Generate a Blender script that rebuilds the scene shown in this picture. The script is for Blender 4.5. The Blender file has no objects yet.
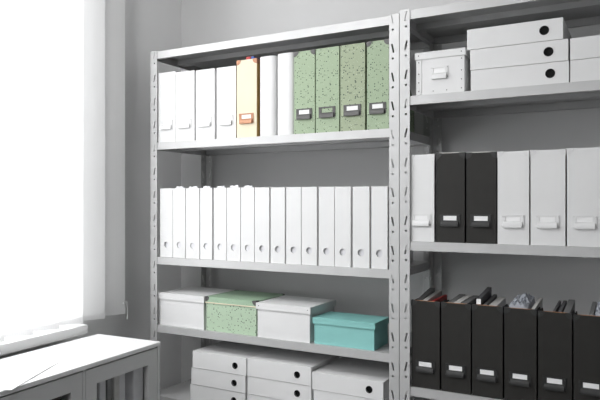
import bpy, bmesh, math, random
from mathutils import Vector, Matrix
from mathutils.geometry import tessellate_polygon
random.seed(7)
S = bpy.context.scene
COL = S.collection

# ------------------------------------------------------------------ camera
F, TH, YH, H = 620.7, 0.5044, 202.6, 1.40      # focal length in pixels, yaw, horizon row, eye height
cam = bpy.data.objects.new('camera', bpy.data.cameras.new('camera'))
COL.objects.link(cam); S.camera = cam
cam.location = (0, 0, H); cam.rotation_euler = (math.pi/2, 0, TH)
cam.data.sensor_width = 36; cam.data.lens = F*36/600
cam.data.shift_y = (YH-200)/600
cam.data.clip_start = 0.02
# ------------------------------------------------------------------ world, light, exposure
world = bpy.data.worlds.new('sky'); S.world = world; world.use_nodes = True
bg = world.node_tree.nodes['Background']
bg.inputs[0].default_value = (0.97, 0.985, 1.0, 1); bg.inputs[1].default_value = 5.0
S.view_settings.view_transform = 'Standard'; S.view_settings.look = 'None'
S.view_settings.gamma = 1; S.view_settings.exposure = 0.03
S.view_settings.use_curve_mapping = False

YF, XL, D = 1.80, -1.646, 0.343                  # rack front plane, left end, depth
WR = .9965
CX, CY, ROT = -1.806, 2.172, 0.046               # corner of left wall and back wall; turn of the left wall
S1, S2, S3, S4, S5, S6 = [H+z for z in (0.5735, 0.2281, -0.2065, -0.4643, -0.732, -1.25)]
T1, TA, TB, TC, TD = [H+z for z in (0.5814, 0.3219, -0.1175, -0.5562, -1.0)]

def L(s, d, z=0):
    """point s metres along the left wall from the corner, d metres into the room"""
    return Vector((CX + s*math.sin(ROT) + d*math.cos(ROT), CY - s*math.cos(ROT) + d*math.sin(ROT), z))

def area(name, loc, rot, sx, sy, power, col=(1, 1, 1), portal=False):
    l = bpy.data.lights.new(name, 'AREA'); l.shape = 'RECTANGLE'; l.size = sx; l.size_y = sy
    l.energy = power; l.color = col
    o = bpy.data.objects.new(name, l); COL.objects.link(o); o.location = loc; o.rotation_euler = rot
    if portal: l.cycles.is_portal = True
    return o
WIN = (0.60, 2.60, H-0.42, 2.55)                # window opening on the left wall: s0, s1, z0, z1
FILL_WIN = (2.90, 5.30, H-0.42, 2.55)               # added window out of view, lets extra daylight onto the shelves
def window_light(name, w, power, out=.22, up=0.0, tilt=0.0):
    """daylight arriving at a window from outside: out metres beyond the wall, raised, tilted downwards"""
    area(name, L((w[0]+w[1])/2, -out, (w[2]+w[3])/2+up), (math.pi/2-tilt, 0, -math.pi/2+ROT), w[1]-w[0], w[3]-w[2], power, (0.98, 0.99, 1.0))
P_GLOW, P_LOW2, P_HIGH1, P_HIGH2, P_TOPFILL, P_SKY, P_LAMP, P_LAMPB, P_PA, P_PB, P_PC = 27, 20, 140, 80, 24, 0.5, 0, 0, 0, 0, 16
if P_GLOW: window_light('window_daylight', WIN, P_GLOW)
if P_LOW2: window_light('window_daylight', FILL_WIN, P_LOW2)  # daylight through the added unseen window
if P_HIGH1: window_light('window_skylight', WIN, P_HIGH1, 1.4, 1.6, math.radians(45))
if P_HIGH2: window_light('window_skylight', FILL_WIN, P_HIGH2, 1.4, 1.6, math.radians(45))  # high sky light through the added unseen window
if P_TOPFILL: area('added_overhead_fill', (-.2, -1.6, 2.70), (0, 0, 0), 1.2, 1.2, P_TOPFILL)  # added fill from overhead, out of view, no fixture
bg.inputs[1].default_value = P_SKY
def aimed(name, p, q, sx, sy, power):
    p, q = Vector(p), Vector(q)
    area(name, p, (q-p).to_track_quat('-Z', 'Y').to_euler(), sx, sy, power)
if P_LAMP: aimed('ceiling_spot', (-1.45, .30, 2.66), (-1.5, 1.25, 0), .35, .35, P_LAMP)
if P_LAMPB: aimed('ceiling_spot', (-1.55, -.4, 2.66), (-1.5, 1.1, 0), .35, .35, P_LAMPB)
def point_fill(p, power, r=.13):  # bare point light added as fill, no lamp body
    l = bpy.data.lights.new('added_point_fill', 'POINT'); l.energy = power; l.shadow_soft_size = r
    o = bpy.data.objects.new('added_point_fill', l); COL.objects.link(o); o.location = p
if P_PA: point_fill((-1.35, .2, 2.35), P_PA)
if P_PB: point_fill((-1.45, -.7, 2.35), P_PB)
if P_PC: point_fill((-1.15, .7, 2.35), P_PC)  # added fill out of view, near the left unit

# ------------------------------------------------------------------ materials
def srgb(c):
    return tuple((v/255/12.92 if v/255 <= .04045 else ((v/255+.055)/1.055)**2.4) for v in c)
def mat(name, c, rough=.6, metal=0, var=0.0, scale=8, bump=0.0, bscale=300, spec=.5):
    m = bpy.data.materials.new(name); m.use_nodes = True
    nt = m.node_tree; b = nt.nodes['Principled BSDF']
    b.inputs['Roughness'].default_value = rough; b.inputs['Metallic'].default_value = metal
    b.inputs['Specular IOR Level'].default_value = spec
    col = (*srgb(c), 1)
    tc = nt.nodes.new('ShaderNodeTexCoord')
    if var:
        n = nt.nodes.new('ShaderNodeTexNoise'); n.inputs['Scale'].default_value = scale
        n.inputs['Detail'].default_value = 3
        nt.links.new(tc.outputs['Object'], n.inputs['Vector'])
        r = nt.nodes.new('ShaderNodeValToRGB')
        r.color_ramp.elements[0].color = tuple(v*(1-var) for v in col[:3])+(1,)
        r.color_ramp.elements[1].color = tuple(min(1, v*(1+var)) for v in col[:3])+(1,)
        r.color_ramp.elements[0].position = .35; r.color_ramp.elements[1].position = .65
        nt.links.new(n.outputs['Fac'], r.inputs[0]); nt.links.new(r.outputs[0], b.inputs['Base Color'])
    else:
        b.inputs['Base Color'].default_value = col
    if bump:
        n2 = nt.nodes.new('ShaderNodeTexNoise'); n2.inputs['Scale'].default_value = bscale
        nt.links.new(tc.outputs['Object'], n2.inputs['Vector'])
        bp = nt.nodes.new('ShaderNodeBump'); bp.inputs['Strength'].default_value = bump
        bp.inputs['Distance'].default_value = .002
        nt.links.new(n2.outputs['Fac'], bp.inputs['Height']); nt.links.new(bp.outputs[0], b.inputs['Normal'])
    return m
M = dict(
    wall=mat('wall_paint', (222, 222, 222), .9, var=.02, scale=3, bump=.1, bscale=200),
    wall2=mat('window_wall_paint', (242, 242, 242), .9, var=.02, scale=3, bump=.1, bscale=200),
    ceil=mat('ceiling_paint', (205, 205, 205), .9, var=.02),
    floor=mat('floor_vinyl', (58, 57, 56), .55, var=.12, scale=5),
    metal=mat('grey_enamelled_steel', (196, 196, 196), .46, .25, var=.02, scale=20),
    white=mat('white_card', (230, 230, 230), .65, var=.012, scale=12, bump=.05),
    inner=mat('inner_paper', (205, 203, 200), .8, var=.05, scale=60),
    black=mat('black_card', (44, 43, 41), .6, var=.06, scale=30, bump=.05, spec=.3),
    edge=mat('raw_board_edge', (172, 128, 98), .8, var=.08, scale=80),
    cream=mat('cream_card', (229, 219, 194), .65, var=.02, scale=15),
    creamside=mat('ochre_card_side', (196, 160, 96), .7, var=.03),
    copper=mat('copper_metal', (176, 126, 94), .45, .2, var=.05, scale=60),
    gun=mat('dark_grey_metal', (84, 83, 82), .45, .15, var=.05, scale=60),
    gunlight=mat('steel_rivet', (205, 205, 205), .3, .6),
    dark=mat('blackened_metal', (52, 52, 52), .45, .3, var=.05),
    whitemetal=mat('white_enamel_metal', (226, 226, 226), .3, .0, var=.01),
    label=mat('white_label_card', (246, 246, 246), .7, var=.01),
    teal=mat('teal_card', (140, 200, 196), .6, var=.03, scale=10, bump=.05),
    eyelet=mat('black_eyelet_plastic', (12, 12, 12), .6, spec=.2, var=.05),
    cabinet=mat('grey_white_lacquer', (208, 208, 208), .4, var=.02, scale=6),
    cabtop=mat('white_cabinet_top', (240, 240, 240), .35, var=.01, scale=6),
    rubber=mat('dark_rubber', (35, 35, 35), .8, var=.05),
    sill=mat('white_sill_board', (236, 236, 236), .4, var=.01),
    pvc=mat('white_window_plastic', (238, 238, 238), .4, var=.01),
    grey=mat('grey_folder_card', (120, 120, 120), .6, var=.08, scale=20),
    red=mat('red_folder_card', (176, 40, 40), .5, var=.05, scale=20),
    blue=mat('blue_folder_card', (50, 90, 170), .5, var=.05, scale=20),
    paper=mat('white_paper_sheets', (225, 225, 228), .7, var=.03, scale=40),
    brown=mat('brown_book_cloth', (70, 58, 52), .6, var=.1, scale=20),
    dgrey=mat('dark_grey_book_cloth', (82, 82, 84), .6, var=.1, scale=20),
    pbag=mat('clear_plastic_sleeve', (178, 182, 190), .2, var=.08, scale=30),
)
def speckled(name, base, dens=.5):
    m = mat(name, base, .6, bump=.04); nt = m.node_tree; b = nt.nodes['Principled BSDF']
    tc = nt.nodes['Texture Coordinate']
    def vor(scale, thr, seed):
        mp = nt.nodes.new('ShaderNodeMapping'); mp.inputs['Location'].default_value = (seed, seed*2, seed*3)
        nt.links.new(tc.outputs['Object'], mp.inputs[0])
        v = nt.nodes.new('ShaderNodeTexVoronoi'); v.inputs['Scale'].default_value = scale
        nt.links.new(mp.outputs[0], v.inputs['Vector'])
        sep = nt.nodes.new('ShaderNodeSeparateColor'); nt.links.new(v.outputs['Color'], sep.inputs[0])
        mu = nt.nodes.new('ShaderNodeMath'); mu.operation = 'MULTIPLY'; mu.inputs[1].default_value = thr
        nt.links.new(sep.outputs[0], mu.inputs[0])
        lt = nt.nodes.new('ShaderNodeMath'); lt.operation = 'LESS_THAN'
        nt.links.new(v.outputs['Distance'], lt.inputs[0]); nt.links.new(mu.outputs[0], lt.inputs[1])
        return lt.outputs[0], sep
    f1, sp = vor(150, .36*dens*2, .3)
    f2, _ = vor(230, .20*dens*2, 1.7)
    mx = nt.nodes.new('ShaderNodeMix'); mx.data_type = 'RGBA'
    mx.inputs['A'].default_value = (*srgb(base), 1); mx.inputs['B'].default_value = (*srgb((74, 86, 72)), 1)
    nt.links.new(f1, mx.inputs[0])
    mx2 = nt.nodes.new('ShaderNodeMix'); mx2.data_type = 'RGBA'
    mx2.inputs['B'].default_value = (*srgb((222, 230, 205)), 1)
    nt.links.new(mx.outputs[2], mx2.inputs[6]); nt.links.new(f2, mx2.inputs[0])
    nt.links.new(mx2.outputs[2], b.inputs['Base Color'])
    return m
M['green'] = speckled('speckled_green_card', (158, 176, 147))
M['green2'] = speckled('speckled_olive_card', (156, 168, 140), .56)
M['greenbox'] = speckled('speckled_box_card', (182, 204, 178), .5)
M['greenlid'] = speckled('speckled_lid_card', (160, 186, 160), .25)

def glass_mat(name, tint=(1, 1, 1), gloss=.08):
    m = bpy.data.materials.new(name); m.use_nodes = True; nt = m.node_tree; nt.nodes.clear()
    o = nt.nodes.new('ShaderNodeOutputMaterial'); t = nt.nodes.new('ShaderNodeBsdfTransparent')
    t.inputs[0].default_value = (*tint, 1)
    g = nt.nodes.new('ShaderNodeBsdfGlossy'); g.inputs['Roughness'].default_value = .03
    x = nt.nodes.new('ShaderNodeMixShader'); x.inputs[0].default_value = gloss
    fr = nt.nodes.new('ShaderNodeFresnel'); fr.inputs[0].default_value = 1.45
    ge = nt.nodes.new('ShaderNodeNewGeometry'); iv = nt.nodes.new('ShaderNodeMath'); iv.operation = 'SUBTRACT'; iv.inputs[0].default_value = 1
    mu = nt.nodes.new('ShaderNodeMath'); mu.operation = 'MULTIPLY'
    nt.links.new(ge.outputs['Backfacing'], iv.inputs[1]); nt.links.new(iv.outputs[0], mu.inputs[0]); nt.links.new(fr.outputs[0], mu.inputs[1])
    nt.links.new(mu.outputs[0], x.inputs[0])
    nt.links.new(t.outputs[0], x.inputs[1]); nt.links.new(g.outputs[0], x.inputs[2]); nt.links.new(x.outputs[0], o.inputs[0])
    return m
M['glass'] = glass_mat('clear_window_glass'); M['cabglass'] = glass_mat('cabinet_glass', (.98, .98, .98))
def vane_mat():
    m = bpy.data.materials.new('translucent_vane_fabric'); m.use_nodes = True; nt = m.node_tree; nt.nodes.clear()
    o = nt.nodes.new('ShaderNodeOutputMaterial'); t = nt.nodes.new('ShaderNodeBsdfTranslucent')
    d = nt.nodes.new('ShaderNodeBsdfDiffuse'); x = nt.nodes.new('ShaderNodeMixShader')
    w = nt.nodes.new('ShaderNodeTexWave'); w.inputs['Scale'].default_value = 120
    tc = nt.nodes.new('ShaderNodeTexCoord'); nt.links.new(tc.outputs['Object'], w.inputs['Vector'])
    r = nt.nodes.new('ShaderNodeValToRGB')
    r.color_ramp.elements[0].color = (.88, .88, .88, 1); r.color_ramp.elements[1].color = (.91, .91, .91, 1)
    nt.links.new(w.outputs['Color'], r.inputs[0])
    for n in (t, d): nt.links.new(r.outputs[0], n.inputs[0])
    x.inputs[0].default_value = .45
    nt.links.new(t.outputs[0], x.inputs[1]); nt.links.new(d.outputs[0], x.inputs[2]); nt.links.new(x.outputs[0], o.inputs[0])
    return m
M['vane'] = vane_mat()

# ------------------------------------------------------------------ mesh helpers
class MB:
    def __init__(s): s.bm = bmesh.new()
    def box(s, x0, x1, y0, y1, z0, z1, bev=0, seg=1):
        vs = [s.bm.verts.new(p) for p in ((x0,y0,z0),(x1,y0,z0),(x1,y1,z0),(x0,y1,z0),(x0,y0,z1),(x1,y0,z1),(x1,y1,z1),(x0,y1,z1))]
        fs = [s.bm.faces.new([vs[i] for i in f]) for f in ((3,2,1,0),(4,5,6,7),(0,1,5,4),(1,2,6,5),(2,3,7,6),(3,0,4,7))]
        if bev:
            es = list({e for f in fs for e in f.edges})
            bmesh.ops.bevel(s.bm, geom=es, offset=bev, segments=seg, affect='EDGES', profile=.5)
        return s
    def plate(s, outer, holes, t, fn):
        """flat sheet with holes; (u,v,w) -> xyz by fn, w from 0 to t"""
        loops = [outer]+list(holes); flat = [p for l in loops for p in l]
        tris = tessellate_polygon([[Vector((p[0], p[1], 0)) for p in l] for l in loops])
        a = [s.bm.verts.new(fn(p[0], p[1], 0)) for p in flat]; b = [s.bm.verts.new(fn(p[0], p[1], t)) for p in flat]
        for q in tris:
            try:
                s.bm.faces.new([a[i] for i in q]); s.bm.faces.new([b[i] for i in reversed(q)])
            except ValueError: pass
        k = 0
        for l in loops:
            n = len(l)
            for i in range(n):
                j = (i+1) % n
                s.bm.faces.new([a[k+i], a[k+j], b[k+j], b[k+i]])
            k += n
        return s
    def cyl(s, c, r, axis, h, n=14, r2=None):
        """closed cylinder/cone from point c along unit axis"""
        ax = Vector(axis).normalized(); u = ax.orthogonal().normalized(); v = ax.cross(u)
        c = Vector(c); r2 = r if r2 is None else r2
        A = [s.bm.verts.new(c+r*(u*math.cos(2*math.pi*i/n)+v*math.sin(2*math.pi*i/n))) for i in range(n)]
        B = [s.bm.verts.new(c+ax*h+r2*(u*math.cos(2*math.pi*i/n)+v*math.sin(2*math.pi*i/n))) for i in range(n)]
        for i in range(n):
            j = (i+1) % n; s.bm.faces.new([A[i], A[j], B[j], B[i]])
        s.bm.faces.new(A[::-1]); s.bm.faces.new(B)
        return s
    def prism(s, pts, fn, t):
        return s.plate(pts, [], t, fn)
    def build(s, name, m, parent=None, smooth=False, loc=None):
        bmesh.ops.remove_doubles(s.bm, verts=s.bm.verts, dist=1e-5)
        bmesh.ops.recalc_face_normals(s.bm, faces=s.bm.faces)
        me = bpy.data.meshes.new(name); s.bm.to_mesh(me); s.bm.free()
        me.materials.append(m)
        if smooth:
            for p in me.polygons: p.use_smooth = True
        o = bpy.data.objects.new(name, me); COL.objects.link(o)
        if parent: o.parent = parent
        if loc: o.location = loc
        return o
def circ(cx, cy, r, n=20): return [(cx+r*math.cos(2*math.pi*i/n), cy+r*math.sin(2*math.pi*i/n)) for i in range(n)]
def root(name, label, cat, loc=(0, 0, 0), rz=0, group=None):
    o = bpy.data.objects.new(name, None); COL.objects.link(o); o.location = loc; o.rotation_euler = (0, 0, rz)
    o.empty_display_size = .05
    return tag(o, label, cat, group)
def tag(o, label, cat, group=None):
    o['label'] = label; o['category'] = cat
    if group: o['group'] = group
    return o
def struct(o): o['kind'] = 'structure'; return o
XZ = lambda u, v, w: (u, w, v)
# where a column of the view meets the plane Y, and the height of a row there
def PX(px, Y):
    a = (px-300)/F; t = Y/(math.cos(TH)+a*math.sin(TH)); return t*(a*math.cos(TH)-math.sin(TH))
def PZ(px, py, Y):
    a = (px-300)/F; return H-(py-YH)/F*Y/(math.cos(TH)+a*math.sin(TH))

# ------------------------------------------------------------------ room
ZC = 2.75; RX = 3.6; RY = -3.6
def Lbox(m, s0, s1, d0, d1, z0, z1):
    vs = [m.bm.verts.new(L(s, d, z)) for z in (z0, z1) for s, d in ((s0, d0), (s1, d0), (s1, d1), (s0, d1))]
    for f in ((3,2,1,0),(4,5,6,7),(0,1,5,4),(1,2,6,5),(2,3,7,6),(3,0,4,7)): m.bm.faces.new([vs[i] for i in f])
    return m
struct(MB().box(-2.2, RX, RY, CY+.15, -.1, 0).build('floor', M['floor']))
struct(MB().box(-2.2, RX, RY, CY+.15, ZC, ZC+.1).build('ceiling', M['ceil']))
struct(MB().box(CX-.15, RX, CY, CY+.15, 0, ZC).build('wall_back', M['wall']))
struct(MB().box(RX, RX+.12, RY, CY+.15, 0, ZC).build('wall_right', M['wall']))
struct(MB().box(-2.2, RX, RY-.12, RY, 0, ZC).build('wall_front', M['wall']))
fn = lambda u, v, w: tuple(L(u, -w, v))
hole_ = lambda w: [(w[0], w[2]), (w[1], w[2]), (w[1], w[3]), (w[0], w[3])]
struct(MB().plate([(0, 0), (6.0, 0), (6.0, ZC), (0, ZC)], [hole_(WIN), hole_(FILL_WIN)], .16, fn).build('wall_left', M['wall2']))
struct(Lbox(MB(), .0, 5.7, .0, .012, 0, .08).build('baseboard_left', M['sill']))
struct(MB().box(CX+.02, RX, CY-.012, CY, 0, .08).build('baseboard_back', M['sill']))
# windows, the second one added: plastic frame in the opening, mullions, panes, sill board
for k_, (s0, s1, z0, z1) in enumerate((WIN, FILL_WIN)):
    m = MB(); Lbox(m, s0, s1, -.13, -.07, z0, z0+.06); Lbox(m, s0, s1, -.13, -.07, z1-.06, z1)
    n = 2; st = (s1-s0)/n
    for i in range(n+1):
        c = s0+i*st; a, b = (c, c+.06) if i == 0 else ((c-.06, c) if i == n else (c-.04, c+.04))
        Lbox(m, a, b, -.13, -.07, z0+.06, z1-.06)
    wf = struct(m.build('window_%d' % (k_+1), M['pvc']))
    for i in range(n): Lbox(MB(), s0+i*st+.04, s0+(i+1)*st-.04, -.103, -.098, z0+.06, z1-.06).build('pane', M['glass'], wf)
    sl = MB(); Lbox(sl, s0+(.052 if k_ == 0 else -.05), s1+.05, .0005, .095, H-.4227-.03, H-.4227); Lbox(sl, s0+.001, s1-.001, -.069, .0005, H-.4197-.0002, H-.4185)
    struct(sl.build('window_sill', M['sill']))
# ------------------------------------------------------------------ vertical blind
vb = root('vertical_blind', 'white vertical blind with wide hanging fabric vanes over the bright window', 'blind')
hr = MB(); Lbox(hr, .28, 2.85, .035, .08, 2.60, 2.65); hr.build('head_rail', M['pvc'], vb)
def s_at(px, d):
    a = (px-300)/F; dx, dy = a*math.cos(TH)-math.sin(TH), math.cos(TH)+a*math.sin(TH)
    # CX + s sinR + d cosR = t dx ; CY - s cosR + d sinR = t dy
    A = math.sin(ROT); B = -math.cos(ROT); c1 = CX+d*math.cos(ROT); c2 = CY+d*math.sin(ROT)
    t = (c1*B-c2*A)/(dx*B-dy*A); return (t*dy-c2)/B
dv = .080                                       # room-side edges of the turned vanes
e0, e1, e2 = s_at(125, dv), s_at(104, dv), s_at(83, dv)
pitch = (e2-e0)/2
k = 0; s = e0; VA = math.radians(34); VW = .108
while s < 2.72:
    zb = H-.4185; nseg = 5; m = MB(); pts = []; lo = []; hi = []
    for i in range(nseg+1):
        u = i/nseg; off = .003*math.sin(math.pi*u)
        pts.append((s+u*VW*math.cos(VA)+off*math.sin(VA), dv-u*VW*math.sin(VA)+off*math.cos(VA)))
    for ss, dd in pts:
        lo.append(m.bm.verts.new(L(ss, dd, zb))); hi.append(m.bm.verts.new(L(ss, dd, 2.595)))
    for i in range(nseg): m.bm.faces.new([lo[i], lo[i+1], hi[i+1], hi[i]])
    v = m.build('vane', M['vane'], vb, smooth=True)
    # sewn pocket at the hem with its weight
    h = MB()
    (sa, da), (sb, db) = pts[0], pts[-1]
    hv = [h.bm.verts.new(L(a_, b_+q, z_)) for z_ in (zb, zb+.022) for a_, b_, q in ((sa, da, -.0015), (sb, db, -.0015), (sb, db, .0015), (sa, da, .0015))]
    for f in ((3,2,1,0),(4,5,6,7),(0,1,5,4),(1,2,6,5),(2,3,7,6),(3,0,4,7)): h.bm.faces.new([hv[i] for i in f])
    h.build('hem_weight', M['vane'], v)
    s += pitch; k += 1
# chain cord hanging beside the last vane
cs = s_at(127.5, dv)
m = MB(); m.cyl(L(cs, dv, H-.43), .0012, (0, 0, 1), .055, 8); m.cyl(L(cs, dv, H-.44), .003, (0, 0, 1), .012, 8)
Lbox(m, cs, e0+.01, dv-.002, dv+.002, H-.378, H-.373)
m.build('bead_chain', M['pvc'], vb)

# ------------------------------------------------------------------ shelving units
PW = .0318; TK = .0018; PITCH = .0884; FH = .027
def post_mesh(sx, sy, ztop, drop=.018):
    """L-shaped slotted angle; sx=+1: front flange runs to +x from the outer corner; sy=+1: side flange runs to +y"""
    m = MB()
    ncell = 22
    def flange(fn, lean):
        for c in range(ncell):
            zt = ztop - c*PITCH; zb = zt-PITCH if c < ncell-1 else 0.0
            zc = zt - drop
            holes = []
            for (cx_, cz, hw, hh, tl) in ((PW*.63, zc, .0029, .0140, lean*.22),):
                q = []
                for i in range(12):
                    a = 2*math.pi*i/12; e_ = (hh-hw)*(1 if i < 6 else -1)
                    xx = hw*math.cos(a); zz = hw*math.sin(a)+(e_ if i not in (0, 6) else 0)
                    q.append((cx_+xx+zz*math.sin(tl), cz+zz))
                holes.append(q)
            holes.append(circ(PW*.63, zc-.0315, .0036, 10))
            out = [(0, zb), (PW, zb), (PW, zt), (0, zt)]
            m.plate(out, holes, TK, fn)
    flange(lambda u, v, w: (sx*u, sy*w, v), 1)
    flange(lambda u, v, w: (sx*w, sy*(u+TK), v), 1)
    return m
def shelf(parent, x0, x1, y0, y1, z):
    m = MB(); t = .0012
    m.box(x0, x1, y0, y1, z-t, z)
    m.box(x0, x1, y0, y0+t, z-FH, z-t); m.box(x0, x1, y1-t, y1, z-FH, z-t)
    m.box(x0, x0+t, y0+t, y1-t, z-FH, z-t); m.box(x1-t, x1, y0+t, y1-t, z-FH, z-t)
    m.box(x0+t, x1-t, y0+t, y0+.013, z-FH, z-FH+t); m.box(x0+t, x1-t, y1-.013, y1-t, z-FH, z-FH+t)   # returns
    ym = (y0+y1)/2
    m.box(x0+t, x1-t, ym-.02, ym-.018, z-.018, z-t); m.box(x0+t, x1-t, ym+.018, ym+.02, z-.018, z-t)
    m.box(x0+t, x1-t, ym-.02, ym+.02, z-.0195, z-.018)                                             # stiffening rib
    return m.build('shelf', M['metal'], parent)
def rack(x0, tops, label, ztop, drop):
    r = root('shelving_unit', label, 'shelving unit', (x0, YF, 0))
    for (px, py, sx, sy) in ((0, 0, 1, 1), (WR, 0, -1, 1), (0, D, 1, -1), (WR, D, -1, -1)):
        p = post_mesh(sx, sy, ztop, drop).build('post', M['metal'], r, loc=(px, py, 0))
        MB().box(min(0, sx*.036)-.002*(sx > 0), max(0, sx*.036)+.002*(sx < 0), min(0, sy*.036)-.002*(sy > 0), max(0, sy*.036)+.002*(sy < 0), 0, .02).build('foot_cap', M['rubber'], p)
    for z in tops: shelf(r, TK+.0006, WR-TK-.0006, TK+.0006, D-TK-.0006, z)
    return r
rack(XL, (S1, S2, S3, S4, S5, S6), 'light grey slotted steel shelving unit nearest the window corner', S1+.003, .0155)
XR0 = XL+WR+.0022
rack(XR0, (T1, TA, TB, TC, TD, .15), 'grey slotted steel shelving unit on the right, holding black magazine files', T1+.004, .0205)

# ------------------------------------------------------------------ holders
def holder(parent, cx, z0, w=.047, h=.037, m=None, label=True, rivet=None, card=None):
    """metal label holder with pull, on the plane y=0 facing -y; z0 its lower edge"""
    m = m or M['gun']; rivet = rivet or m; y = -.0004
    b = MB(); lw = w*.66; x0 = cx-w/2; x1 = cx+w/2; zt = z0+h; pw = w*.84
    wx0, wx1 = cx-lw/2, cx+lw/2; wz0, wz1 = z0+h*.48, z0+h*.88
    b.plate([(x0, z0+h*.05), (x1, z0+h*.05), (x1, zt), (x0, zt)], [[(wx0, wz0), (wx1, wz0), (wx1, wz1), (wx0, wz1)]], .0016, lambda u, v, w_: (u, y-w_, v))
    for rx in (x0+.003, x1-.003):
        for rz in (z0+h*.15, zt-.004): b.cyl((rx, y-.0016, rz), .0019, (0, -1, 0), .0012, 10, .0012)
    ho = b.build('label_holder', m, parent)
    if label:
        MB().box(wx0+.0005, wx1-.0005, y-.0008, y-.0001, wz0+.0005, wz1-.0005).build('label_card', card or M['label'], ho)
    # cupped pull: curved lip swelling outwards
    p = MB(); n = 7
    prof = [(0.0, wz0-.0005)]
    for i in range(n+1):
        a = math.pi/2*i/n; prof.append((-.0060*math.sin(a)-.0018, wz0-.0005-(wz0-z0)*(1-math.cos(a))*.95))
    prof.append((-.0070, z0)); prof.append((0, z0))
    p.prism(prof, lambda u, v, w_: (cx-pw/2+w_, y+u, v), pw)
    p.build('pull', m, ho)
    return ho
def corner(parent, x, z, sx, y, r, m, t=.0009):
    """quarter round corner cap on the front (plane y) at top corner x,z; sx=+1 cap runs to +x; folds over top and side"""
    b = MB(); pts = [(0, 0)]+[(sx*r*math.cos(a), -r*math.sin(a)) for a in [math.pi/2*i/6 for i in range(7)]]
    b.prism(pts, lambda u, v, w: (x+u, y-w, z+v), t)
    b.box(min(x, x-sx*t), max(x, x-sx*t), y-t, y+r, z-r, z+t)
    b.box(min(x, x+sx*r), max(x, x+sx*r), y-t, y+.004, z, z+t)
    b.cyl((x+sx*r*.42, y-t, z-r*.42), .0016, (0, -1, 0), .0008, 8)
    return b.build('corner_cap', m, parent)

# ------------------------------------------------------------------ magazine files
def magazine_file(x0, x1, zt, zb, label, mm, side=None, caps=None, hold=None, card=True, hole=False, d=.245, group=None, y=None, rim=None, yo=0, tilt=0):
    y = YF+.008+yo if y is None else y
    w = x1-x0; h = zt-zb; t = .0024
    zb += .0005; h -= .0005; r = root('magazine_file', label, 'magazine file', (x0, y, zb), tilt, group)
    # spine
    s = MB()
    holes = [circ(w/2, .0475, .0112, 22)] if hole else []
    s.plate([(0, 0), (w, 0), (w, h), (0, h)], holes, t, lambda u, v, q: (u, q, v))
    s.build('spine', mm, r)
    # sides, bottom, low back
    b = MB(); e = .0003
    prof = [(t, 0), (d, 0), (d, h*.42), (d-.015, h*.46), (.075, h-.002), (t, h-.002)]
    b.prism(prof, lambda u, v, q: (e+q, u, v), t-e)
    b.prism(prof, lambda u, v, q: (w-t+q, u, v), t-e)
    b.box(t, w-t, t, d, 0.0, t); b.box(t, w-t, d-t, d, t, h*.42)
    b.build('side_panels', side or mm, r)
    if rim: MB().box(.010, w-.010, .0002, t+.0004, h, h+(.0024 if rim is M['inner'] else .0012)).build('rim', rim, r)
    if hole: MB().box(t+.003, w-t-.003, t+.0035, d-.02, t, h*.40).build('contents_sleeve', M['paper'], r)
    if caps:
        corner(r, .0, h, 1, 0, .0165, caps); corner(r, w, h, -1, 0, .0165, caps)
    if hold: holder(r, w*.49, .047, min(.060, w*.76), .036, hold, card)
    return r
ordn = ['first', 'second', 'third', 'fourth', 'fifth', 'sixth', 'seventh', 'eighth', 'ninth', 'tenth', 'eleventh', 'twelfth', 'thirteenth', 'fourteenth', 'fifteenth']
YS = YF+.008
def span(a, b): return PX(a, YS), PX(b, YS)

# upper row, left unit
row = [(158.2, 175.6, 72.3, 'white magazine file at the window end of the upper shelf, beside the post', 'w'),
       (176.0, 194.4, 71.3, 'white magazine file second from the window end of the upper shelf', 'w'),
       (196.0, 214.6, 69.3, 'white magazine file third from the window end of the upper shelf', 'w'),
       (216.8, 235.9, 66.8, 'white magazine file directly left of the cream yellow one', 'w'),
       (236.9, 256.6, 59.6, 'cream yellow magazine file with copper label holder and copper corners', 'y'),
       (294.2, 314.8, 50.9, 'speckled green magazine file beside the white ring binders, white label card', 'g'),
       (315.8, 339.2, 47.5, 'speckled green magazine file with an empty grey label holder', 'g0'),
       (340.4, 365.0, 44.0, 'duller speckled green magazine file with white label, second from the centre post', 'g2'),
       (367.0, 388.8, 40.6, 'speckled green magazine file with white label, touching the centre post', 'g')]
for a, b, yt, lab, k in row:
    x0, x1 = span(a, b); zt = PZ((a+b)/2, yt, YS)
    if k == 'w': magazine_file(x0, x1, zt, S2, lab, M['white'], hold=M['whitemetal'], group='magazine files on the upper shelf')
    elif k == 'y': magazine_file(x0, x1, zt, S2, lab, M['cream'], M['creamside'], M['copper'], M['copper'], group='magazine files on the upper shelf')
    else: magazine_file(x0, x1, zt, S2, lab, M['green2' if k == 'g2' else 'green'], None, M['gun'] if k == 'g' else None, M['gun'], card=(k != 'g0'), group='magazine files on the upper shelf')
# bits sticking out of the cream file
x0, x1 = span(244.5, 249); f = MB().box(x0, x1, YS+.01, YS+.10, S2+.005, S2+.2835).build('folder', M['red']); tag(f, 'red folder edge peeping above the cream yellow magazine file', 'folder')
x0, x1 = span(249.6, 252.5); f = MB().box(x0, x1, YS+.01, YS+.10, S2+.005, S2+.2825).build('folder', M['blue']); tag(f, 'blue folder edge peeping above the cream yellow magazine file', 'folder')
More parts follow.
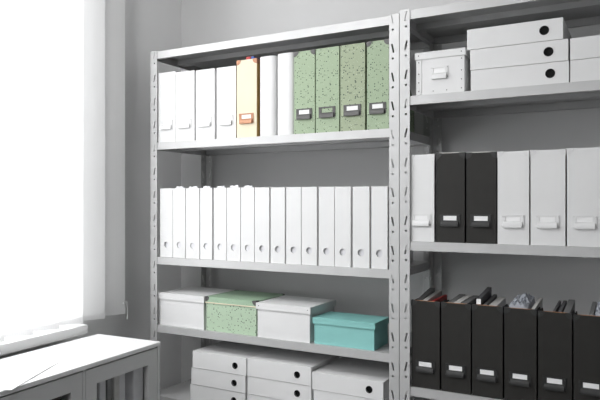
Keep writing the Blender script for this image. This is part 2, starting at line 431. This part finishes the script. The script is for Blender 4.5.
# two ring binders with rounded spines
for a, b, yt, lab in ((258.8, 274.6, 56.3, 'white rounded spine binder standing right of the cream yellow magazine file'),
                      (276.4, 292.8, 53.2, 'white rounded spine binder standing left of the green magazine files')):
    x0, x1 = span(a, b); w = x1-x0; zt = PZ((a+b)/2, yt, YS); h = zt-S2
    r = root('ring_binder', lab, 'binder', (x0, YS, S2+.0005), 0, 'white ring binders')
    rad = w*.34; pts = []
    for i in range(7): an = math.pi/2*i/6; pts.append((rad-rad*math.cos(an), rad*.5-rad*.5*math.sin(an)))
    for i in range(7): an = math.pi/2*i/6; pts.append((w-rad+rad*math.sin(an), rad*.5-rad*.5*math.cos(an)))
    outer = pts+[(w, .235), (w-.0028, .235), (w-.0028, .02), (.0028, .02), (.0028, .235), (0, .235)]
    MB().prism(outer, lambda u, v, q: (u, v, q), h).build('cover', M['white'], r, smooth=False)
    MB().box(.004, w-.004, .024, .225, .003, h-.012).build('pages', M['paper'], r)

# middle row: fifteen white files with finger holes
mid = [(160.2,172.6),(173.0,185.2),(185.9,199.3),(200.2,212.1),(213.9,226.3),(226.9,240.3),(240.9,254.1),(254.7,269.2),(270.7,284.8),
       (286.2,300.9),(301.6,316.8),(318.8,334.2),(334.8,350.6),(352.7,369.3),(371.4,387.5)]
for i, (a, b) in enumerate(mid):
    x0, x1 = span(a, b); zt = PZ((a+b)/2, 188.4-2.1*i/14, YS)
    lab = 'white magazine file with round finger hole, %s from the window end of the middle shelf' % ordn[i]
    if i == 0: lab = 'white magazine file with finger hole, nearest the window on the middle shelf'
    if i == 14: lab = 'white magazine file with finger hole, against the centre post on the middle shelf'
    magazine_file(x0, x1, zt, S3, lab, M['white'], hole=True, group='white magazine files on the middle shelf')
# paper edges standing a little above some of them
for i in (1, 2, 3, 4, 5, 6):
    a, b = mid[i]; x0, x1 = span(a+2.5, b-2.5); ht = .2605+.003+random.random()*.002
    pm = MB(); n = 6
    pts = [(x0, 0), (x1, 0)]+[(x1-(x1-x0)*q/n, ht-.004*random.random()) for q in range(n+1)]
    pm.prism(pts, lambda u, v, w: (u, YS+.004+w, S3+.004+v), .0025)
    o = pm.build('document', M['paper'])
    tag(o, 'white papers just showing above the %s magazine file from the window, middle shelf' % ordn[i], 'paper', 'papers in the middle shelf files')

# ------------------------------------------------------------------ storage boxes
def storage_box(x0, x1, zb, h, d, lid_h, label, mb, ml, y=YS, over=.003, rz=0, name='storage_box'):
    w = x1-x0; zb += .0005; r = root(name, label, 'storage box', (x0, y, zb), rz)
    t = .0025; b = MB()
    b.plate([(0, 0), (w, 0), (w, d), (0, d)], [], t, lambda u, v, q: (u, v, q))
    for bx in ((0, w, 0, t), (0, w, d-t, d), (0, t, t, d-t), (w-t, w, t, d-t)):
        b.box(bx[0], bx[1], bx[2], bx[3], t, h-.004)
    b.build('box_body', mb, r)
    l = MB(); o = over; z = h-lid_h
    l.box(-o, w+o, -o, d+o, h-.0025, h, .0007)
    l.box(-o, w+o, -o, -.0006, z, h-.0025); l.box(-o, w+o, d+.0006, d+o, z, h-.0025)
    l.box(-o, -.0006, -.0006, d+.0006, z, h-.0025); l.box(w+.0006, w+o, -.0006, d+.0006, z, h-.0025)
    lo = l.build('lid', ml, r)
    return r, lo
# left white
x0, x1 = span(158.6, 203.5); hh = PZ(158.6, 292.6, YS)-S4
b1, l1 = storage_box(x0, x1-.0035, S4, hh, .19, .024, 'white lidded storage box on the fourth shelf, left of the green speckled box', M['white'], M['white'], YS+.006, over=.0045)
# green
x0, x1 = span(205.6, 255.6); hg = .122; wg = x1-x0
b2, l2 = storage_box(x0+.001, x1-.001, S4, hg, .190, .022, 'green speckled storage box with dark metal lid corners', M['greenbox'], M['greenlid'], YS+.004)
wg -= .002
MB().box(-.0034, wg+.0034, -.0036, -.0031, hg-.0222, hg-.0185).build('cream_piping', M['cream'], l2)
for (cx_, cy_, sx, sy) in ((-.003, -.003, 1, 1), (wg+.003, -.003, -1, 1), (-.003, .193, 1, -1), (wg+.003, .193, -1, -1)):
    c = MB(); r_ = .017
    pts = [(0, 0)]+[(sx*r_*math.cos(a), -r_*math.sin(a)) for a in [math.pi/2*i/6 for i in range(7)]]
    c.prism(pts, lambda u, v, w: (cx_+u, cy_-sy*w, hg+v), .0009)
    pts = [(0, 0)]+[(sy*r_*math.cos(a), -r_*math.sin(a)) for a in [math.pi/2*i/6 for i in range(7)]]
    c.prism(pts, lambda u, v, w: (cx_-sx*w, cy_+u, hg+v), .0009)
    c.prism([(0, 0), (sx*r_*.8, 0), (0, sy*r_*.8)], lambda u, v, w: (cx_+u, cy_+v, hg+w), .0009)
    c.cyl((cx_+sx*.006, cy_-sy*.0009, hg-.006), .0018, (0, -sy, 0), .0008, 8)
    c.build('corner_cap', M['gun'], l2)
# white, middle
x0, x1 = span(257.2, 310.6); hw = .1185
b3, l3 = storage_box(x0+.002, x1-.003, S4, hw, .185, .022, 'white lidded storage box on the fourth shelf, between green and turquoise boxes', M['white'], M['white'], YS, over=.0045)
ww = x1-x0-.005
rv = MB()
for q in (.006, ww-.006): rv.cyl((q, -.0045, hw-.010), .0016, (0, -1, 0), .0008, 8)
rv.build('rivets', M['gun'], l3)
# turquoise
x0, x1 = span(313.6, 373.4)
storage_box(x0, x1, S4, .0865, .118, .020, 'turquoise lidded storage box on the fourth shelf by the centre post', M['teal'], M['teal'], YS+.006, over=.0045)

# ------------------------------------------------------------------ flat file boxes with black finger hole
def file_box(x0, x1, zb, h, d, label, hx, y=YS, rz=0, group=None, hr=.0105):
    w = x1-x0; zb += .0005; h -= .0005; r = root('file_box', label, 'file box', (x0, y, zb), rz, group)
    t = .003; hz = h*.5
    m = MB()
    m.plate([(0, .0006), (w, .0006), (w, h), (0, h)], [circ(hx*w, hz, hr, 24)], t, lambda u, v, q: (u, q, v))
    m.box(0, w, t, d, h-.0025, h); m.box(0, w, d-t, d, .0006, h-.0025)
    m.box(0, t, t, d-t, .0006, h-.0025); m.box(w-t, w, t, d-t, .0006, h-.0025); m.box(t, w-t, t, d-t, .0006, .003)
    m.build('box_body', M['white'], r)
    e = MB(); n = 24
    ring_o, ring_i = circ(hx*w, hz, hr*1.08, n), circ(hx*w, hz, hr*.86, n)
    e.plate(ring_o, [ring_i], .0008, lambda u, v, q: (u, -q, v))
    e.plate(circ(hx*w, hz, hr*.99, n), [], .0012, lambda u, v, q: (u, t+.001+q, v))
    e.build('finger_hole', M['eyelet'], r)
    return r
cols = [((192.5, 246.3), (190.8, 245.2), (189.5, 244.8), .80), ((247.3, 311.2), (247.0, 311.0), (246.6, 310.8), .79), ((312.0, 383.5), (313.2, 385.0), (313.2, 385.0), .81)]
nm = ['left', 'middle', 'right']; lv = ['topmost', 'second from top', 'third from top']
for c, (t0, t1_, t2, hx) in enumerate(cols):
    bh = (.0624, .0630, .0584)[c]
    for k, ab in enumerate((t0, t1_, t2)):
        x0, x1 = span(*ab); x0 += .0008; x1 -= .0008
        zb = S5+(2-k)*bh
        file_box(x0, x1, zb, bh-.0004, .275, 'white file box with black hole, %s of the %s stack on bottom shelf' % (lv[k], nm[c]), hx, YS+.002*k, group='stacked white file boxes on the bottom shelf')
# right unit, top: stack of three and the stack beyond
zA = TA
h3 = .0595
ra = [((470.8, 568.9), 2), ((470.2, 568.2), 1), ((467.0, 563.0), 0)]
for (ab, k), lab in zip(ra, ('white file box with black hole, lowest of the stack beside the archive box', 'white file box with black hole, middle of the stack beside the archive box', 'white file box with black hole, topmost and shifted left beside the archive box')):
    x0, x1 = span(*ab); zb = zA+(2-k)*h3
    file_box(x0, x1, zb, h3-.0004, .29, lab, {2: .82, 1: .81, 0: .815}[k], YS, group='white file boxes on the upper right shelf', hr=.0118)
x0 = PX(570.2, YS)
for k, lab in ((1, 'white file box cut off by the right edge, lower of two'), (0, 'white file box cut off by the right edge, upper of two')):
    file_box(x0, x0+.27, zA+(1-k)*h3, h3-.0004, .29, lab, .82, YS, group='white file boxes on the upper right shelf')
# archive box with studs
x0, x1 = span(416.0, 464.2); w = x1-x0; zt = PZ(416, 53.3, YS)
hA = zt-zA
ab_, al = storage_box(x0, x1, zA, hA, .20, .021, 'small white studded archive box with label holder on the upper right shelf', M['white'], M['white'], YS+.003, over=.0035, name='archive_box')
for sx, xx in ((1, 0), (-1, w)):
    m = MB(); sw = .0165
    a, b = (xx, xx+sx*sw) if sx > 0 else (xx+sx*sw, xx)
    pts = [(xx, .001), (xx+sx*(sw-.006), .001), (xx+sx*(sw-.0015), .004), (xx+sx*sw, .012), (xx+sx*sw, hA-.0225), (xx, hA-.0225)]
    m.prism(pts, lambda u, v, q: (u, -.0014+q, v), .0014)
    m.build('corner_strip', M['white'], ab_)
    st_ = MB()
    for zz in (.012, .038, .064, hA-.030): st_.cyl((xx+sx*sw*.5, -.0014, zz), .0017, (0, -1, 0), .001, 8)
    st_.build('studs', M['gun'], ab_)
m = MB()
for q in (.36, .64): m.cyl((w*q, 0, .010), .0016, (0, -1, 0), .001, 8)
m.cyl((.008, -.0035, hA-.010), .0016, (0, -1, 0), .001, 8); m.cyl((w-.008, -.0035, hA-.010), .0016, (0, -1, 0), .001, 8)
m.build('studs', M['gun'], ab_)
holder(ab_, w*.49, .044, .052, .038, M['whitemetal'])

# ------------------------------------------------------------------ right unit, middle row
rb = [(409.0, 434.2, 154.6, 'w', 'white magazine file behind the post, left of the two black files'),
      (436.2, 464.6, 153.1, 'k', 'black magazine file with white label, next to the white file behind the post'),
      (466.4, 496.3, 152.5, 'k', 'black magazine file with white label, right of the pair on the middle right shelf'),
      (497.6, 529.0, 151.3, 'w', 'white magazine file directly right of the two black files'),
      (530.6, 565.3, 149.8, 'w', 'white magazine file in the middle of the three at the right'),
      (567.0, 603.5, 147.8, 'w', 'white magazine file at the right edge of the middle right shelf')]
for a, b, yt, k, lab in rb:
    x0, x1 = span(a, b); zt = PZ((a+b)/2, yt, YS)
    if x0 < XR0+.004: x0 = XR0+.004
    if k == 'k': magazine_file(x0, x1, zt, TB, lab, M['black'], None, M['dark'], M['dark'], group='magazine files on the middle right shelf', rim=M['inner'])
    else: magazine_file(x0, x1, zt, TB, lab, M['white'], None, M['whitemetal'], M['whitemetal'], group='magazine files on the middle right shelf')
# ------------------------------------------------------------------ right unit, lower row: black files with papers
rc = [(411.6, 439.6, 301.2, 'black magazine file by the post, grey and red folders in it'),
      (441.4, 470.6, 303.5, 'black magazine file second from the post, pale papers in it'),
      (472.2, 502.6, 305.8, 'black magazine file third from the post, a dark folder sticking up'),
      (504.4, 536.4, 308.8, 'black magazine file holding crumpled plastic sleeves'),
      (538.2, 571.8, 312.3, 'black magazine file with fanned grey folders, second from the right edge'),
      (573.6, 609.5, 316.0, 'black magazine file cut off by the right edge of the view')]
xs = []
for a, b, yt, lab in rc:
    x0, x1 = span(a, b); zt = PZ((a+b)/2, yt, YS); xs.append((x0, x1, zt))
    magazine_file(x0, x1, zt, TC, lab, M['black'], None, M['dark'], M['dark'], group='black magazine files on the lower right shelf', rim=M['edge'])
def sheet(i, u0, u1, y0, y1, top, mt, nm_, label, cat, slope=.0, rise=0.0, wob=0):
    """papers standing in black file i: u fractions across, y from spine, top above the spine's top edge"""
    x0, x1, zt = xs[i]; w = x1-x0-.006; xa = x0+.003+u0*w; xb = x0+.003+u1*w
    m = MB(); z0_ = TC+.004; zf = zt+top
    n = 8; pr = [(YS+y0, z0_), (YS+y1, z0_)]
    for q in range(n+1):
        f = 1-q/n; yy = y0+(y1-y0)*f
        pr.append((YS+yy, zf+rise*f-slope*f*f+(random.uniform(-wob, wob) if wob else 0)))
    m.prism(pr, lambda u, v, q: (xa+q, u, v), xb-xa)
    return tag(m.build(nm_, mt), label, cat)
sheet(0, .10, .30, .006, .15, -.001, M['grey'], 'folder', 'grey folder on the left inside the black file by the post', 'folder', rise=.022)
sheet(0, .34, .52, .006, .17, .000, M['inner'], 'document', 'pale papers between folders in the black file by the post', 'paper', rise=.012)
sheet(0, .70, .80, .006, .15, .001, M['red'], 'folder', 'red folder in the black magazine file by the post', 'folder', rise=.001)
sheet(1, .12, .35, .006, .16, -.001, M['grey'], 'folder', 'grey folder in the second black file from the post', 'folder', rise=.006)
sheet(1, .38, .62, .006, .16, .001, M['inner'], 'document', 'white paper sheaf in the second black file from the post', 'paper', rise=.003, wob=.001)
sheet(1, .66, .88, .006, .16, .000, M['grey'], 'folder', 'grey folder on the right in the second black file', 'folder', rise=.004)
r_ = sheet(2, .10, .26, .006, .15, .018, M['dgrey'], 'book', 'dark folder rising above the third black file, white edge label', 'folder', rise=.016)
x0, x1, zt = xs[2]
MB().box(x0+.003+.10*(x1-x0-.006), x0+.003+.26*(x1-x0-.006), YS+.0048, YS+.0058, zt+.002, zt+.017).build('edge_label', M['label'], r_)
sheet(2, .34, .46, .006, .15, .001, M['grey'], 'folder', 'grey folder beside the raised dark folder in the third black file', 'folder', rise=.012)
sheet(2, .52, .80, .006, .15, .000, M['inner'], 'document', 'pale sheets on the right in the third black file', 'paper', rise=.006)
# crumpled sleeves in the fourth file
def crumple(i, u0, u1, top, label, rise):
    x0, x1, zt = xs[i]; w = x1-x0-.010; xa = x0+.005+u0*w; xb = x0+.005+u1*w
    m = MB(); nx, ny = 12, 16; g = []
    for a in range(nx+1):
        rowv = []
        for b in range(ny+1):
            fx, fy = a/nx, b/ny
            z = zt+top+rise*fy+.009*math.sin(math.pi*fx)+random.uniform(-.006, .006)-(.02*(fy > .9))
            rowv.append(m.bm.verts.new((xa+(xb-xa)*fx, YS+.008+.15*fy, z)))
        g.append(rowv)
    for a in range(nx):
        for b in range(ny): m.bm.faces.new([g[a][b], g[a+1][b], g[a+1][b+1], g[a][b+1]])
    bot = bmesh.ops.extrude_face_region(m.bm, geom=list(m.bm.faces))
    for v in [e for e in bot['geom'] if isinstance(e, bmesh.types.BMVert)]: v.co.z = TC+.005
    return tag(m.build('plastic_sleeve', M['pbag']), label, 'plastic sleeve')
crumple(3, .08, .74, .003, 'crumpled clear plastic sleeves bulging from the fourth black file', .014)
sheet(3, .86, .97, .006, .16, .002, M['inner'], 'document', 'thin white sheets at the right side of the fourth black file', 'paper', rise=.010)
sheet(4, .42, .50, .02, .15, .001, M['dgrey'], 'folder', 'dark folder left of the pair in the fifth black file', 'folder', rise=.010)
sheet(4, .58, .70, .02, .15, .001, M['dgrey'], 'folder', 'dark folder right of the pair in the fifth black file', 'folder', rise=.011)
sheet(4, .76, .97, .006, .15, .000, M['grey'], 'folder', 'light grey folder at the right side of the fifth black file', 'folder', rise=.016)
sheet(5, .42, .55, .012, .15, .003, M['grey'], 'folder', 'grey folder in the black file at the right edge', 'folder', rise=.014)
crumple(5, .60, .92, .001, 'clear plastic sleeves in the black file at the right edge', .018)

# ------------------------------------------------------------------ cabinet with glass doors
CT = H-.4565; CW = .274; CLEN = 1.002
cab = root('cabinet', 'light grey cabinet with glass doors and white top under the window', 'cabinet', (-1.6589, 1.5507, 0), ROT)
# local: x = 0..CW towards the room, y = 0..-CLEN towards the camera
def cbox(m, x0, x1, l0, l1, z0, z1, bev=0): return m.box(x0, x1, -l1, -l0, z0, z1, bev)
cbox(MB(), 0, CW, 0, CLEN, CT-.013, CT, .0012).build('cabinet_top', M['cabtop'], cab)
m = MB(); zt = CT-.0132
cbox(m, 0, CW-.019, .003, .018, .06, zt); cbox(m, 0, CW-.019, CLEN-.018, CLEN-.003, .06, zt)
cbox(m, 0, .006, .018, CLEN-.018, .06, zt); cbox(m, .006, CW-.019, .018, CLEN-.018, .06, .078)
DN = 3; dw = (CLEN-.006)/DN
for i in range(1, DN): cbox(m, .006, CW-.019, .003+i*dw-.008, .003+i*dw+.008, .078, zt)
cbox(m, .006, CW-.019, .018, CLEN-.018, zt-.012, zt)
m.build('carcass', M['cabinet'], cab)
m = MB()
for i in range(DN): cbox(m, .0065, CW-.04, .0185+i*dw+(-.009 if i else 0), .003+(i+1)*dw-.0085-(.0075 if i == DN-1 else 0), .58, .596)
m.build('shelf', M['cabinet'], cab)
m = MB()
for lx in (.02, CW-.06):
    for ly in (.02, CLEN-.06): m.box(lx, lx+.035, -ly-.035, -ly, 0, .06)
m.build('plinth_feet', M['cabinet'], cab)
# vertical front strips between doors (side panel edges reach the front)
m = MB()
cbox(m, CW-.019, CW-.001, .003, .0155, .06, zt); m.build('front_edge', M['cabinet'], cab)
for i in range(DN):
    l0 = .003+i*dw+(.0145 if i == 0 else .003); l1 = .003+(i+1)*dw-.0095; zb_ = .066; ztp = zt-.004
    fw = .042
    m = MB(); m.plate([(l0, zb_), (l1, zb_), (l1, ztp), (l0, ztp)], [[(l0+fw, zb_+fw), (l1-fw, zb_+fw), (l1-fw, ztp-fw-.004), (l0+fw, ztp-fw-.004)]], .0165, lambda u, v, w: (CW-.018+w, -u, v))
    dr = m.build('door', M['cabinet'], cab)
    MB().box(CW-.012, CW-.009, -(l1-fw-.0003), -(l0+fw+.0003), zb_+fw+.0003, ztp-fw-.0043).build('glass_pane', M['cabglass'], dr)
    m = MB(); m.cyl((CW-.0015, -(l1-.02), .62), .004, (1, 0, 0), .012, 12); m.cyl((CW+.010, -(l1-.02), .62), .010, (1, 0, 0), .008, 16, .008)
    m.build('knob', M['gunlight'], dr)
    if i < DN-1:
        pass
m = MB()
for i in range(1, DN):
    cbox(m, CW-.0185, CW-.0015, .003+i*dw-.0078, .003+i*dw+.0015, .06, zt)
m.build('front_strip', M['cabinet'], cab)
# binders standing behind the glass
def cab_book(l0, l1, h, dpt, mt, label, zb=.596):
    r = root('binder', label, 'binder', L(0, 0, 0), 0, 'binders in the cabinet')
    r.location = cab.matrix_basis @ Vector((0, 0, 0)); r.location = Matrix.Rotation(ROT, 4, 'Z') @ Vector((0, -l0, zb+.0005)) + Vector((-1.6589, 1.5507, 0)); r.rotation_euler = (0, 0, ROT)
    w = l1-l0; x1 = CW-.024-dpt
    m = MB(); m.box(x1-.004, x1, -w, 0, 0, h, .001); m.box(.02, x1-.004, -w, -w+.003, 0, h); m.box(.02, x1-.004, -.003, 0, 0, h)
    m.build('cover', mt, r)
    MB().box(.025, x1-.006, -w+.0035, -.0035, .004, h-.008).build('pages', M['paper'], r)
bk = [(.058, .104, .315, .0, 'paper', 'pale binder behind the cabinet glass, nearest the shelving'),
      (.130, .158, .30, .01, 'paper', 'pale grey binder behind the cabinet glass, second from the shelving'),
      (.160, .184, .312, .005, 'inner', 'grey white binder behind the cabinet glass, centre of the door'),
      (.186, .208, .295, .01, 'grey', 'mid grey binder behind the cabinet glass, just left of centre'),
      (.224, .250, .31, .0, 'paper', 'light binder behind the cabinet glass beside the dark gap at left'),
      (.252, .276, .31, .01, 'inner', 'grey white binder behind the cabinet glass next to the door divider'),
      (.382, .420, .30, .01, 'brown', 'brown binder behind the glass of the nearer cabinet door, at its right'),
      (.424, .458, .31, .005, 'dgrey', 'charcoal binder behind the glass of the nearer cabinet door')]
for a, b, h, dp, mt, lab in bk: cab_book(a, b, h-.01, dp, M[mt], lab)
# sheet of paper on the cabinet top, one corner over the edge
def on_top(px, py):
    zc = (H-CT)*F/(py-YH); a = (px-300)/F
    r = Vector((math.cos(TH), math.sin(TH))); f = Vector((-math.sin(TH), math.cos(TH)))
    return f*zc+r*(a*zc)
A_ = on_top(11.5, 390.5); B_ = on_top(60, 362.0)
dr_ = (B_-A_); ln = dr_.length; dr_.normalize(); pr_ = Vector((-dr_.y, dr_.x))
m = MB(); g = []
nx, ny = 10, 6
for i in range(nx+1):
    rw = []
    for j in range(ny+1):
        u = ln*i/nx; v = .19*j/ny; p = A_+dr_*u+pr_*v
        rw.append(m.bm.verts.new((p.x, p.y, CT+.0012+.0012*math.sin(3*i/nx)*(1-j/ny))))
    g.append(rw)
for i in range(nx):
    for j in range(ny): m.bm.faces.new([g[i][j], g[i+1][j], g[i+1][j+1], g[i][j+1]])
ex = bmesh.ops.extrude_face_region(m.bm, geom=list(m.bm.faces))
for v in [e for e in ex['geom'] if isinstance(e, bmesh.types.BMVert)]: v.co.z -= .0006
o = m.build('paper_sheet', M['label']); tag(o, 'white sheet of paper lying on the cabinet top, corner over its edge', 'paper')
